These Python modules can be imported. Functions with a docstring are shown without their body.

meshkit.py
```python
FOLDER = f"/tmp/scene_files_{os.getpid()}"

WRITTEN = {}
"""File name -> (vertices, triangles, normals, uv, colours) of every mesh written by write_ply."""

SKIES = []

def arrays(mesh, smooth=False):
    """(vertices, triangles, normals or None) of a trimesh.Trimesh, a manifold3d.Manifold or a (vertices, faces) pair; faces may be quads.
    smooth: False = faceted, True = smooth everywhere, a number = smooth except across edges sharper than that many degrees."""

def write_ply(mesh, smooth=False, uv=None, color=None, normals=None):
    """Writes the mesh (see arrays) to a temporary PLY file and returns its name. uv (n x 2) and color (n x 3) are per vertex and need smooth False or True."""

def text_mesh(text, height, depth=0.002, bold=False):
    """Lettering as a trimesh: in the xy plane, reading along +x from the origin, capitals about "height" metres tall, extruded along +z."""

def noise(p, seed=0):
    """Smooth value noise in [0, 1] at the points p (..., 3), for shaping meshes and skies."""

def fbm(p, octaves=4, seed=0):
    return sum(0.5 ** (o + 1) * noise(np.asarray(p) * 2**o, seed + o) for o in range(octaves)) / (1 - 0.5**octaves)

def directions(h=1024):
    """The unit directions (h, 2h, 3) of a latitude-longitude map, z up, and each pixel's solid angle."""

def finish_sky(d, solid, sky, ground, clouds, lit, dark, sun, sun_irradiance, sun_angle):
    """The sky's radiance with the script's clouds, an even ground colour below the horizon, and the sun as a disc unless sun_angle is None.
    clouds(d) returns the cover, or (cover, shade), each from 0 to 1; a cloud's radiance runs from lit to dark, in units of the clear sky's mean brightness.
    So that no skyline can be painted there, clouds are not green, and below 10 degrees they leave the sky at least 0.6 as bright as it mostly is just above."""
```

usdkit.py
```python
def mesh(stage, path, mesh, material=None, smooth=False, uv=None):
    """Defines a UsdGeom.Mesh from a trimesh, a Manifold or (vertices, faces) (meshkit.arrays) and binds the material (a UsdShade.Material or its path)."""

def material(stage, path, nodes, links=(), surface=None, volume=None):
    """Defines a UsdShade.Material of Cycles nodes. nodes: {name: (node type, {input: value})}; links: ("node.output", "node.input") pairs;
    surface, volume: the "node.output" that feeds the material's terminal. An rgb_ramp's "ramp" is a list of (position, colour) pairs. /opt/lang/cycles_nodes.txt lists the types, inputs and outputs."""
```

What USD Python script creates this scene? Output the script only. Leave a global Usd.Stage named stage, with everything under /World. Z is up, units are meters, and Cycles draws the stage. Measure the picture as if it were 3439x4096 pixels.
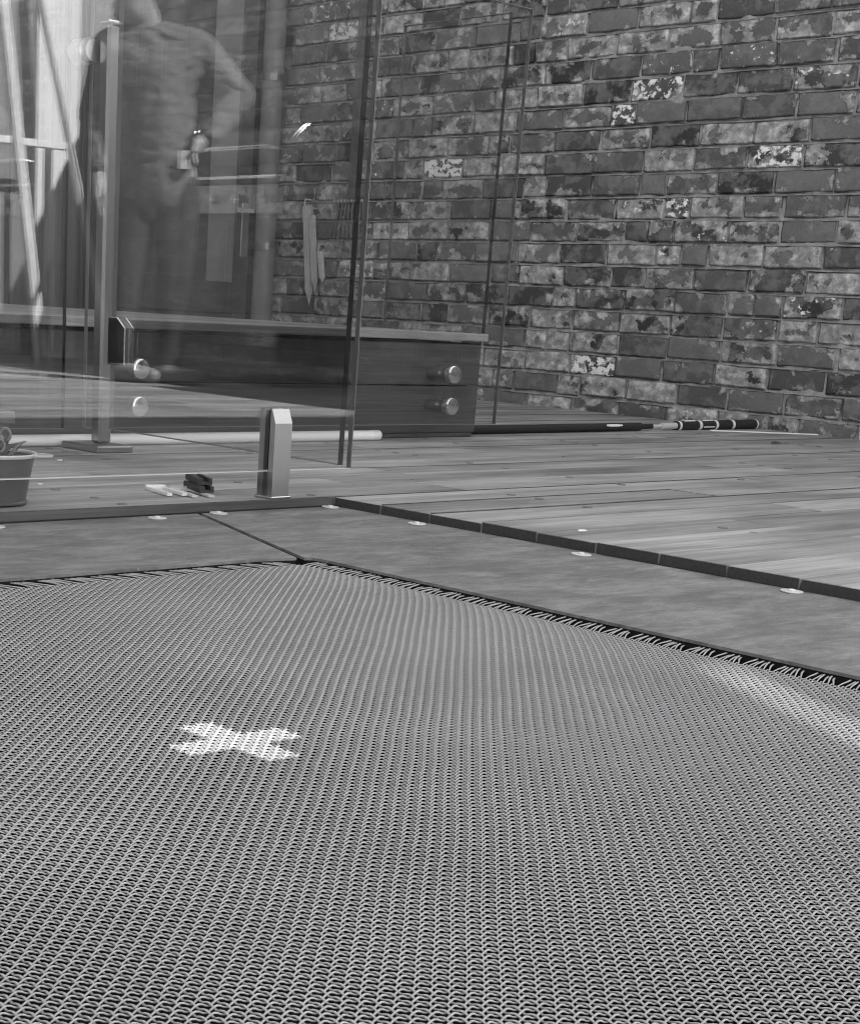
import math, random
import numpy as np, trimesh, usdkit
import manifold3d as m3
from shapely.geometry import Polygon, Point
from meshkit import noise, fbm
from pxr import Usd, UsdGeom, UsdLux, UsdShade, Gf, Sdf, Vt

stage = Usd.Stage.CreateInMemory()
UsdGeom.SetStageUpAxis(stage, "Z")
UsdGeom.SetStageMetersPerUnit(stage, 1.0)
UsdGeom.Xform.Define(stage, "/World")
UsdGeom.Scope.Define(stage, "/World/Looks")
rng = np.random.default_rng(7)
random.seed(7)

# ------------------------------------------------------------------ camera, sky, sun, exposure
cam = UsdGeom.Camera.Define(stage, "/World/camera")
EYE = (0.0, 0.0, 0.351)
RIGHT, DOWN, FWD = (np.array(v) for v in ((0.76259254, -0.64489738, 0.05059643), (-0.14524985, -0.24692643, -0.95808654), (0.63036109, 0.72328052, -0.2819755)))
cam.AddTransformOp().Set(Gf.Matrix4d(*RIGHT, 0, *(-DOWN), 0, *(-FWD), 0, *EYE, 1))
cam.CreateHorizontalApertureAttr(36.0)
cam.CreateVerticalApertureAttr(36.0 * 4096 / 3439)
cam.CreateFocalLengthAttr(36.0 * 6497.26 / 3439)
cam.CreateHorizontalApertureOffsetAttr(36.0 * (1719.5 - 995.16) / 3439)
cam.CreateVerticalApertureOffsetAttr(36.0 * (3123.4 - 2048) / 3439)
cam.CreateClippingRangeAttr(Gf.Vec2f(0.05, 500))
cam.CreateExposureAttr(2.95)

SUN_EL = math.radians(40)
SUN_H = np.array([0.46, 0.888]); SUN_H /= np.linalg.norm(SUN_H)
SUN = np.array([SUN_H[0] * math.cos(SUN_EL), SUN_H[1] * math.cos(SUN_EL), math.sin(SUN_EL)])
sky = UsdLux.DomeLight.Define(stage, "/World/sky")
sky_mat = usdkit.material(stage, "/World/Looks/sky", {
    "sky": ("sky_texture", {"sky_type": "single_scattering", "sun_disc": False, "sun_elevation": SUN_EL, "sun_rotation": math.atan2(SUN_H[0], SUN_H[1])}),
    "grey": ("hsv", {"hue": 0.5, "saturation": 0.0, "value": 1.0, "fac": 1.0}),
    "bg": ("background_shader", {"strength": 0.06})}, [("sky.color", "grey.color"), ("grey.color", "bg.color")], surface="bg.background")
UsdShade.MaterialBindingAPI.Apply(sky.GetPrim()).Bind(sky_mat)
sky.GetPrim().SetCustomDataByKey("kind", "structure")
sun = UsdLux.DistantLight.Define(stage, "/World/sun")
_z = SUN; _x = np.cross([0, 0, 1.0], _z); _x /= np.linalg.norm(_x); _y = np.cross(_z, _x)
sun.AddTransformOp().Set(Gf.Matrix4d(*_x, 0, *_y, 0, *_z, 0, 0, 0, 30, 1))
sun.CreateNormalizeAttr(True); sun.CreateIntensityAttr(1.2); sun.CreateAngleAttr(0.53); sun.CreateColorAttr(Gf.Vec3f(1.0, 1.0, 1.0))

# ------------------------------------------------------------------ helpers
_used = {}
def numbered(parent, name):
    k = (str(parent), name); n = _used.get(k, -1) + 1; _used[k] = n
    return name if n == 0 else f"{name}_{n:03d}"
def ppath(parent):
    return "/World" if parent is None else str(parent.GetPath())
def tag(p, label=None, cat=None, group=None, kind=None):
    p = p.GetPrim() if hasattr(p, "GetPrim") else p
    for k, v in (("label", label), ("category", cat), ("group", group), ("kind", kind)):
        if v: p.SetCustomDataByKey(k, v)
    return p
def thing(name, label=None, cat=None, loc=(0, 0, 0), rz=0, group=None, kind=None):
    x = UsdGeom.Xform.Define(stage, "/World/" + numbered("/World", name))
    x.AddTranslateOp().Set(Gf.Vec3d(*map(float, loc)))
    if rz: x.AddRotateZOp().Set(float(rz))
    p = x.GetPrim(); p._loc = np.array(loc, float)
    LOC[str(p.GetPath())] = np.array(loc, float)
    return tag(p, label, cat, group, kind)
LOC = {}
def obj(name, mesh, m, parent=None, smooth=False, label=None, cat=None, group=None, kind=None, world=False):
    """one Mesh prim; world=True: the mesh is in world coordinates and the parent thing stands at its own location"""
    path = ppath(parent) + "/" + numbered(ppath(parent), name)
    if world and parent is not None:
        off = LOC.get(str(parent.GetPath()), None)
        if off is None: off = LOC["/".join(str(parent.GetPath()).split("/")[:3])]
        if isinstance(mesh, tuple): mesh = (np.asarray(mesh[0]) - off, mesh[1])
        else:
            mesh = trimesh.Trimesh(mesh.vertices - off, mesh.faces, process=False)
    return tag(usdkit.mesh(stage, path, mesh, MATS[m], smooth=smooth).GetPrim(), label, cat, group, kind)

def box(x0, x1, y0, y1, z0, z1):
    b = trimesh.creation.box([x1 - x0, y1 - y0, z1 - z0]); b.apply_translation([(x0 + x1) / 2, (y0 + y1) / 2, (z0 + z1) / 2]); return b
def cbox(x0, x1, y0, y1, z0, z1, c=0.002):
    """a box with chamfered edges"""
    s = []
    for sx, sy, sz in ((c, c, 0), (c, 0, c), (0, c, c)):
        s += list(box(x0 + sx, x1 - sx, y0 + sy, y1 - sy, z0 + sz, z1 - sz).vertices)
    return hull(s)
def hull(p):
    h = trimesh.convex.convex_hull(np.asarray(p, float)); return h
def cyl(a, b, r, n=16, r2=None):
    a, b = np.asarray(a, float), np.asarray(b, float); d = b - a; L = np.linalg.norm(d)
    r2 = r if r2 is None else r2
    prof = np.array([[0, 0], [r, 0], [r2, L], [0, L]])
    c = trimesh.creation.revolve(prof, sections=n)
    c.apply_transform(trimesh.geometry.align_vectors([0, 0, 1], d / L)); c.apply_translation(a); return c
def lathe(prof, n=32, loc=(0, 0, 0), axis=None):
    c = trimesh.creation.revolve(np.asarray(prof, float), sections=n)
    if axis is not None: c.apply_transform(trimesh.geometry.align_vectors([0, 0, 1], np.asarray(axis, float)))
    c.apply_translation(loc); return c
def tube(pts, r, n=8, cap=True):
    pts = np.asarray(pts, float); r = np.broadcast_to(np.asarray(r, float), (len(pts),))
    t = np.gradient(pts, axis=0); t /= np.linalg.norm(t, axis=1)[:, None]
    ref = np.array([0, 0, 1.0]) if abs(t[0][2]) < 0.9 else np.array([1.0, 0, 0])
    V = []
    for p, d, rr in zip(pts, t, r):
        u = ref - d * (ref @ d); u /= np.linalg.norm(u); w = np.cross(d, u); ref = u
        a = np.arange(n) * 2 * np.pi / n
        V.append(p + rr * (np.cos(a)[:, None] * u + np.sin(a)[:, None] * w))
    V = np.vstack(V); F = []
    for i in range(len(pts) - 1):
        for j in range(n):
            a, b = i * n + j, i * n + (j + 1) % n
            F += [[a, b, b + n], [a, b + n, a + n]]
    if cap:
        V = np.vstack([V, pts[:1], pts[-1:]]); k = len(V)
        for j in range(n):
            F += [[k - 2, (j + 1) % n, j], [k - 1, (len(pts) - 1) * n + j, (len(pts) - 1) * n + (j + 1) % n]]
    return trimesh.Trimesh(V, F, process=False)
def cat_(ms): return trimesh.util.concatenate(ms)
def extr(poly, h, z=0):
    m = trimesh.creation.extrude_polygon(poly, h, engine="earcut"); m.apply_translation([0, 0, z]); return m
def beam(a, b, w, t, up=(0, 0, 1)):
    a, b = np.asarray(a, float), np.asarray(b, float); d = (b - a) / np.linalg.norm(b - a)
    u = np.asarray(up, float); u = u - d * (u @ d); u /= np.linalg.norm(u); s = np.cross(d, u)
    return hull([p + sw * s * w / 2 + st * u * t / 2 for p in (a, b) for sw in (-1, 1) for st in (-1, 1)])

# ------------------------------------------------------------------ materials (a monochrome photograph: all greys)
MATS = {}
def g(v): return (v, v, v)
def plain(name, v, rough=0.6, metal=0.0, noise_amt=0.0, scale=20, spec=0.5, bump=0.0, bscale=200, stretch=(1, 1, 1), aniso=0.0):
    nodes = {"p": ("principled_bsdf", {"base_color": g(v), "roughness": rough, "metallic": metal, "specular_ior_level": spec, "anisotropic": aniso})}
    links = []
    if noise_amt or bump:
        nodes["geo"] = ("geometry", {}); nodes["map"] = ("mapping", {"scale": stretch}); links.append(("geo.position", "map.vector"))
    if noise_amt:
        nodes["n"] = ("noise_texture", {"scale": scale, "detail": 5, "roughness": 0.6})
        nodes["r"] = ("rgb_ramp", {"ramp": [(0.25, g(max(0, v * (1 - noise_amt)))), (0.75, g(min(1, v * (1 + noise_amt))))]})
        links += [("map.vector", "n.vector"), ("n.fac", "r.fac"), ("r.color", "p.base_color")]
    if bump:
        nodes["bn"] = ("noise_texture", {"scale": bscale, "detail": 4})
        nodes["b"] = ("bump", {"strength": bump, "distance": 0.002})
        links += [("map.vector", "bn.vector"), ("bn.fac", "b.height"), ("b.normal", "p.normal")]
    MATS[name] = usdkit.material(stage, "/World/Looks/" + name, nodes, links, surface="p.BSDF")

def wood(name, lo, hi, along=(1.2, 38, 38), rough=0.65, tone=0.35, stain=0.5):
    """weathered boards: grain stretched along the board, patches of bare grey, a tone of its own per board"""
    MATS[name] = usdkit.material(stage, "/World/Looks/" + name, {
        "geo": ("geometry", {}), "oi": ("object_info", {}),
        "off": ("math", {"math_type": "multiply", "value2": 37.0}), "comb": ("combine_xyz", {}), "add": ("vector_math", {"math_type": "add"}),
        "map": ("mapping", {"scale": along}), "map2": ("mapping", {"scale": (along[0] * 1.6, along[1] * 0.22, along[2] * 0.22)}), "map3": ("mapping", {"scale": (along[0] * 4, along[1] * 5, along[2] * 5)}),
        "n1": ("noise_texture", {"scale": 1.0, "detail": 8, "roughness": 0.62, "distortion": 0.4}),
        "n2": ("noise_texture", {"scale": 1.0, "detail": 4, "roughness": 0.55}),
        "n3": ("noise_texture", {"scale": 1.0, "detail": 3, "roughness": 0.7}),
        "r1": ("rgb_ramp", {"ramp": [(0.28, g(lo)), (0.5, g((lo + hi) / 2)), (0.74, g(hi))]}),
        "r2": ("rgb_ramp", {"ramp": [(0.3, g(1 - stain * 0.6)), (0.62, g(1 + stain * 0.35))]}),
        "r3": ("rgb_ramp", {"ramp": [(0.28, g(0.72)), (0.6, g(1.1))]}),
        "tone": ("map_range", {"from_min": 0, "from_max": 1, "to_min": 1 - tone, "to_max": 1 + tone}),
        "m1": ("mix", {"mix_type": "multiply", "fac": 1.0}), "m2": ("mix", {"mix_type": "multiply", "fac": 1.0}), "m3": ("mix", {"mix_type": "multiply", "fac": 1.0}), "tc": ("combine_color", {}),
        "b": ("bump", {"strength": 0.35, "distance": 0.0015}),
        "p": ("principled_bsdf", {"roughness": rough, "specular_ior_level": 0.35})},
        [("oi.random", "off.value1"), ("off.value", "comb.x"), ("off.value", "comb.z"), ("geo.position", "add.vector1"), ("comb.vector", "add.vector2"),
         ("add.vector", "map.vector"), ("add.vector", "map2.vector"), ("add.vector", "map3.vector"), ("map.vector", "n1.vector"), ("map2.vector", "n2.vector"), ("map3.vector", "n3.vector"),
         ("n1.fac", "r1.fac"), ("n2.fac", "r2.fac"), ("n3.fac", "r3.fac"), ("oi.random", "tone.value"), ("tone.result", "tc.r"), ("tone.result", "tc.g"), ("tone.result", "tc.b"),
         ("r1.color", "m1.color1"), ("r2.color", "m1.color2"), ("m1.color", "m2.color1"), ("tc.color", "m2.color2"), ("m2.color", "m3.color1"), ("r3.color", "m3.color2"), ("m3.color", "p.base_color"),
         ("n1.fac", "b.height"), ("b.normal", "p.normal")], surface="p.BSDF")

wood("deck_wood", 0.18, 0.34, tone=0.14, stain=0.8)
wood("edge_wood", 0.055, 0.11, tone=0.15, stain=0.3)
wood("dark_wood", 0.066, 0.098, tone=0.15, stain=0.25, rough=0.5)
wood("cap_wood", 0.26, 0.36, tone=0.05, stain=0.2)
wood("clad_wood", 0.05, 0.085, along=(38, 38, 1.2), tone=0.3, stain=0.3)
wood("fence_wood", 0.10, 0.17, along=(38, 38, 1.2), tone=0.3, stain=0.4)
wood("pole_wood", 0.45, 0.6, along=(30, 30, 1.2), tone=0.1, stain=0.2)
plain("end_grain", 0.035, 0.8, noise_amt=0.3, scale=150)
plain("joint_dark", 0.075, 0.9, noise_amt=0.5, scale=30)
plain("soil", 0.03, 0.95, noise_amt=0.4, scale=8)
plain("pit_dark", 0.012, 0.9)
plain("black_foam", 0.008, 0.75, spec=0.3)
plain("black_rubber", 0.014, 0.5)
plain("black_plastic", 0.018, 0.32)
plain("white_plastic", 0.72, 0.35, noise_amt=0.05, scale=30)
plain("pvc", 0.78, 0.4, noise_amt=0.06, scale=14, stretch=(0.3, 1, 1))
plain("grey_plastic", 0.5, 0.45)
plain("steel", 0.56, 0.3, metal=1.0, noise_amt=0.08, scale=6, stretch=(60, 60, 1.5), bump=0.15, bscale=12)
plain("steel_dark", 0.26, 0.35, metal=1.0, noise_amt=0.1, scale=6, stretch=(60, 60, 1.5))
plain("post_steel", 0.34, 0.26, metal=1.0, noise_amt=0.08, scale=6, stretch=(60, 60, 1.5))
plain("hinge_plate", 0.06, 0.25, metal=1.0)
plain("glass_edge_lit", 0.55, 0.3)  # pale tone stands in for light carried inside the glass
plain("nail", 0.13, 0.6)
plain("chrome", 0.75, 0.12, metal=1.0)
plain("zinc", 0.56, 0.45, metal=0.35, noise_amt=0.08, scale=90)
plain("pot_plastic", 0.085, 0.4, noise_amt=0.06, scale=12)
plain("pot_dark", 0.07, 0.5)
plain("leaf", 0.2, 0.5, noise_amt=0.3, scale=60)
plain("leaf_dry", 0.25, 0.7)
plain("render_wall", 0.3, 0.8, noise_amt=0.08, scale=4)
plain("trim_white", 0.75, 0.5)
plain("door_grey", 0.2, 0.45)
plain("door_dark", 0.06, 0.4)
plain("window_dark", 0.04, 0.08)
plain("skin", 0.3, 0.5)
plain("hair", 0.03, 0.5)
plain("sweater", 0.115, 0.9, noise_amt=0.15, scale=40, bump=0.5, bscale=60)
plain("trousers", 0.03, 0.9, noise_amt=0.15, scale=40)
plain("shoe", 0.22, 0.5)
plain("bbq_black", 0.03, 0.3)
plain("bbq_dark_metal", 0.12, 0.4, metal=1.0)
plain("bbq_steel", 0.35, 0.3, metal=1.0)
plain("cloth", 0.6, 0.9)
plain("mortar", 0.29, 0.95, noise_amt=0.45, scale=26, bump=0.8, bscale=160)
plain("downpipe_paint", 0.16, 0.45)
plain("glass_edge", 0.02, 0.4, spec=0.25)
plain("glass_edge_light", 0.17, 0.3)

# pads: scuffed matt rubber sheet
MATS["pad_rubber"] = usdkit.material(stage, "/World/Looks/pad_rubber", {
    "geo": ("geometry", {}), "rot": ("mapping", {"rotation": (0, 0, 0.7), "scale": (1, 2.6, 1)}),
    "n1": ("noise_texture", {"scale": 5.5, "detail": 8, "roughness": 0.62, "distortion": 0.5}), "n2": ("noise_texture", {"scale": 24, "detail": 8, "roughness": 0.68, "distortion": 0.4}), "n3": ("noise_texture", {"scale": 60, "detail": 2}),
    "r1": ("rgb_ramp", {"ramp": [(0.36, g(0.11)), (0.5, g(0.15)), (0.64, g(0.205))]}), "r2": ("rgb_ramp", {"ramp": [(0.38, g(0.8)), (0.5, g(1.0)), (0.62, g(1.2))]}), "r3": ("rgb_ramp", {"ramp": [(0.7, g(0.0)), (0.78, g(0.09))]}),
    "sc": ("mapping", {"rotation": (0, 0, 0.45), "scale": (7, 130, 1)}), "n4": ("noise_texture", {"scale": 1, "detail": 4, "roughness": 0.6, "distortion": 0.3}), "r4": ("rgb_ramp", {"ramp": [(0.6, g(0.0)), (0.72, g(0.07))]}), "a2": ("mix", {"mix_type": "add", "fac": 1.0}),
    "n5": ("noise_texture", {"scale": 320, "detail": 2}), "r5": ("rgb_ramp", {"ramp": [(0.3, g(0.86)), (0.7, g(1.14))]}), "m5": ("mix", {"mix_type": "multiply", "fac": 1.0}),
    "m": ("mix", {"mix_type": "multiply", "fac": 1.0}), "a": ("mix", {"mix_type": "add", "fac": 1.0}), "b": ("bump", {"strength": 0.12, "distance": 0.002}),
    "p": ("principled_bsdf", {"roughness": 0.6, "specular_ior_level": 0.28})},
    [("geo.position", "rot.vector"), ("rot.vector", "n1.vector"), ("rot.vector", "n2.vector"), ("geo.position", "n3.vector"), ("n1.fac", "r1.fac"), ("n2.fac", "r2.fac"), ("n3.fac", "r3.fac"),
     ("r1.color", "m.color1"), ("r2.color", "m.color2"), ("m.color", "a.color1"), ("r3.color", "a.color2"), ("geo.position", "sc.vector"), ("sc.vector", "n4.vector"), ("n4.fac", "r4.fac"), ("a.color", "a2.color1"), ("r4.color", "a2.color2"), ("geo.position", "n5.vector"), ("n5.fac", "r5.fac"), ("a2.color", "m5.color1"), ("r5.color", "m5.color2"), ("m5.color", "p.base_color"), ("n2.fac", "b.height"), ("b.normal", "p.normal")], surface="p.BSDF")

# old bricks: a tone per brick, worn lime patches over them, a few with flaking white paint
MATS["brick"] = usdkit.material(stage, "/World/Looks/brick", {
    "geo": ("geometry", {}), "att": ("attribute", {"attribute": "tone"}), "sep": ("separate_color", {}), "edge": ("attribute", {"attribute": "edge"}),
    "map": ("mapping", {"scale": (1, 0.8, 1.0)}), "mapS": ("mapping", {"scale": (1, 0.9, 1.1), "location": (3, 1, 2)}),
    "nA": ("noise_texture", {"scale": 15, "detail": 9, "roughness": 0.6, "distortion": 0.25}), "nB": ("noise_texture", {"scale": 34, "detail": 8, "roughness": 0.62, "distortion": 0.2}), "nC": ("noise_texture", {"scale": 130, "detail": 5, "roughness": 0.7}),
    "nD": ("noise_texture", {"scale": 13, "detail": 9, "roughness": 0.62, "distortion": 0.2}), "nW": ("noise_texture", {"scale": 42, "detail": 8, "roughness": 0.6, "distortion": 0.2}),
    "base": ("rgb_ramp", {"ramp": [(0.0, g(0.05)), (0.25, g(0.085)), (0.7, g(0.125)), (1.0, g(0.18))]}),
    "fine": ("rgb_ramp", {"ramp": [(0.3, g(0.85)), (0.7, g(1.15))]}), "mf": ("mix", {"mix_type": "multiply", "fac": 1.0}),
    "mid": ("rgb_ramp", {"ramp": [(0.3, g(0.13)), (0.7, g(0.24))]}), "dm": ("rgb_ramp", {"ramp": [(0.465, g(0.0)), (0.545, g(0.7))]}), "mm": ("mix", {"fac": 0.5}),
    "lime": ("rgb_ramp", {"ramp": [(0.32, g(0.2)), (0.5, g(0.36)), (0.66, g(0.66))]}),
    "sh": ("math", {"math_type": "multiply_add", "value2": 0.26, "value3": -0.205}), "se": ("math", {"math_type": "multiply_add", "value2": 0.12}), "sum": ("math", {"math_type": "add"}), "gr": ("math", {"math_type": "multiply_add", "value2": 0.16, "value3": -0.08}), "sum2": ("math", {"math_type": "add"}), "lm": ("rgb_ramp", {"ramp": [(0.495, g(0.0)), (0.523, g(0.65)), (0.6, g(0.88)), (0.72, g(1.0))]}),
    "ml": ("mix", {"fac": 0.5}),
    "ws": ("math", {"math_type": "add"}), "wm": ("rgb_ramp", {"ramp": [(0.94, g(0.0)), (1.0, g(1.0))]}), "white": ("color", {"value": g(0.85)}), "mw": ("mix", {"fac": 0.0}),
    "hb": ("math", {"math_type": "multiply_add", "value2": 0.35}), "h2": ("math", {"math_type": "multiply_add", "value2": 0.5}), "b": ("bump", {"strength": 1.0, "distance": 0.006}),
    "p": ("principled_bsdf", {"roughness": 0.92, "specular_ior_level": 0.2})},
    [("att.color", "sep.color"), ("geo.position", "map.vector"), ("geo.position", "mapS.vector"), ("map.vector", "nA.vector"), ("map.vector", "nB.vector"), ("geo.position", "nC.vector"), ("map.vector", "nW.vector"), ("mapS.vector", "nD.vector"),
     ("sep.r", "base.fac"), ("nC.fac", "fine.fac"), ("base.color", "mf.color1"), ("fine.color", "mf.color2"), ("nB.fac", "mid.fac"), ("nD.fac", "dm.fac"), ("dm.color", "mm.fac"), ("mf.color", "mm.color1"), ("mid.color", "mm.color2"), ("nB.fac", "lime.fac"),
     ("sep.g", "sh.value1"), ("edge.fac", "se.value1"), ("sh.value", "se.value3"), ("se.value", "sum.value1"), ("nA.fac", "sum.value2"), ("sum.value", "sum2.value1"), ("nC.fac", "gr.value1"), ("gr.value", "sum2.value2"), ("sum2.value", "lm.fac"), ("lm.color", "ml.fac"), ("mm.color", "ml.color1"), ("lime.color", "ml.color2"),
     ("sep.b", "ws.value1"), ("nW.fac", "ws.value2"), ("ws.value", "wm.fac"), ("wm.color", "mw.fac"), ("ml.color", "mw.color1"), ("white.color", "mw.color2"), ("mw.color", "p.base_color"),
     ("nC.fac", "hb.value1"), ("nB.fac", "hb.value3"), ("lm.color", "h2.value1"), ("hb.value", "h2.value3"), ("h2.value", "b.height"), ("b.normal", "p.normal")], surface="p.BSDF")

# the trampoline's rope: pale fibre, mottled along its length
def rope(name, v):
    MATS[name] = usdkit.material(stage, "/World/Looks/" + name, {
        "geo": ("geometry", {}), "n": ("noise_texture", {"scale": 420, "detail": 3, "roughness": 0.7}), "n2": ("noise_texture", {"scale": 5, "detail": 3}),
        "r": ("rgb_ramp", {"ramp": [(0.3, g(v * 0.72)), (0.7, g(min(0.95, v * 1.2)))]}), "r2": ("rgb_ramp", {"ramp": [(0.3, g(0.9)), (0.7, g(1.05))]}), "m": ("mix", {"mix_type": "multiply", "fac": 1.0}),
        "p": ("principled_bsdf", {"roughness": 0.8, "specular_ior_level": 0.12})},
        [("geo.position", "n.vector"), ("geo.position", "n2.vector"), ("n.fac", "r.fac"), ("n2.fac", "r2.fac"), ("r.color", "m.color1"), ("r2.color", "m.color2"), ("m.color", "p.base_color")], surface="p.BSDF")
rope("rope_grey", 0.385)
rope("rope_white", 0.8)

MATS["glass"] = usdkit.material(stage, "/World/Looks/glass", {
    "geo": ("geometry", {}), "ior": ("math", {"math_type": "multiply_add", "value2": 1 / 1.52 - 1.52, "value3": 1.52}), "f": ("fresnel", {}), "t": ("transparent_bsdf", {"color": g(0.965)}), "gl": ("glossy_bsdf", {"color": g(1.0), "roughness": 0.0}), "m": ("mix_closure", {})},
    [("geo.backfacing", "ior.value1"), ("ior.value", "f.IOR"), ("f.fac", "m.fac"), ("t.BSDF", "m.closure1"), ("gl.BSDF", "m.closure2")], surface="m.closure")

# ------------------------------------------------------------------ ground and deck
obj("ground", box(-60, 60, -60, 60, -1.3, -0.7), "soil", kind="structure")

PX0, PX1, PY0, PY1 = -0.25, 2.19, -0.25, 2.30     # the pit in the deck
WALLX, HOUSEY, BACKY, FENCEX = 5.42, -2.6, 6.3, -2.6
T = 0.0185
deck = thing("deck", kind="structure")
P = 0.1265
rows = [(PY1 + 0.004, PY1 + 0.157)]
y = PY1 + 0.161
while y < BACKY - 0.01:
    rows.append((y, y + P - 0.004)); y += P
y = PY1
while y > HOUSEY + 0.02:
    rows.append((y - P + 0.004, y)); y -= P
nail_pts = []
_dr = np.random.default_rng(21)
joints_known = {}
def board(x0, x1, y0, y1, edge=False):
    dz = float(_dr.normal(0, 0.0006))
    b = cbox(x0, x1, y0, y1, -T + dz, dz, 0.0006)
    p = obj("board", b, "deck_wood", deck)
    if edge:
        obj("end_cap", box(x0 - 0.002, x0 + 0.0008, y0 + 0.0008, y1 - 0.0008, -T + 0.0006 + dz, -0.0012 + dz), "end_grain", p, world=True)
    return p
for (y0, y1) in rows:
    mid = (y0 + y1) / 2
    spans = []
    if PY0 < mid < PY1: spans = [(FENCEX + 0.05, PX0, False), (PX1, WALLX - 0.012, True)]
    else: spans = [(FENCEX + 0.05, WALLX - 0.012, False)]
    for (xa, xb, edge) in spans:
        cuts = [xa]
        x = xa + _dr.uniform(0.45, 2.4)
        if edge: x = xa + _dr.choice([0.55, 0.9, 1.35, 1.8, 2.3])
        while x < xb - 0.5:
            cuts.append(x); x += _dr.choice([0.9, 1.35, 1.8, 2.7])
        cuts.append(xb)
        for i, (c0, c1) in enumerate(zip(cuts[:-1], cuts[1:])):
            board(c0 + (0.001 if i else 0), c1 - 0.001, y0, y1, edge and i == 0)
    for jx in np.arange(-2.35, WALLX, 0.45):
        if PY0 < mid < PY1 and PX0 - 0.02 < jx < PX1 + 0.02: continue
        for fy in (0.24, 0.76):
            if jx > 1.2 and mid > 0.6 and mid < 3.5 and _dr.random() < 0.34:
                nail_pts.append((jx + _dr.normal(0, 0.006), y0 + (y1 - y0) * fy + _dr.normal(0, 0.004)))
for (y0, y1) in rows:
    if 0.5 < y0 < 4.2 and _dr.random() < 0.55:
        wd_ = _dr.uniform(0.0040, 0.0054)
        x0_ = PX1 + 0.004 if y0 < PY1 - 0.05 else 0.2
        obj("joint_dirt", box(x0_, WALLX - 0.02, y0 - wd_, y0 + 0.0010, -0.012, 0.0005), "joint_dark", deck)  # dark strip stands in for the shade and dirt in the gap
nails = []
for (nx, ny) in nail_pts:
    nails.append(lathe([[0, 0.0012], [0.0085, 0.0012], [0.0095, 0.0004], [0.0095, -0.004]], 12, (nx, ny, 0)))
obj("nail_heads", cat_(nails), "nail", deck, kind="stuff")
# the edge board's face along the pit carries a darker strip, laid over the board
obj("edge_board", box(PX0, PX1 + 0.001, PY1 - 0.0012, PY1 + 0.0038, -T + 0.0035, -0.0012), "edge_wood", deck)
obj("edge_gap", box(PX0, PX1 - 0.002, PY1 - 0.0045, PY1 + 0.0036, -T - 0.004, -T + 0.0033), "pit_dark", deck)  # black strip painted in as the shadow line between edge board and pad
# joists under the boards, and the lining of the pit
for jy in (PY1 + 0.03,):
    obj("joist", box(PX0 - 0.5, PX1 + 0.6, PY1 + 0.012, PY1 + 0.057, -0.14, -T - 0.001), "pit_dark", deck)
obj("joist", box(PX1 + 0.012, PX1 + 0.057, PY0 - 0.5, PY1 - 0.01, -0.14, -T - 0.001), "pit_dark", deck)
obj("joist", box(PX0 - 0.057, PX0 - 0.012, PY0 - 0.5, PY1 - 0.01, -0.14, -T - 0.001), "pit_dark", deck)
obj("joist", box(PX0 - 0.5, PX1 + 0.6, PY0 - 0.057, PY0 - 0.012, -0.14, -T - 0.001), "pit_dark", deck)

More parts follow.
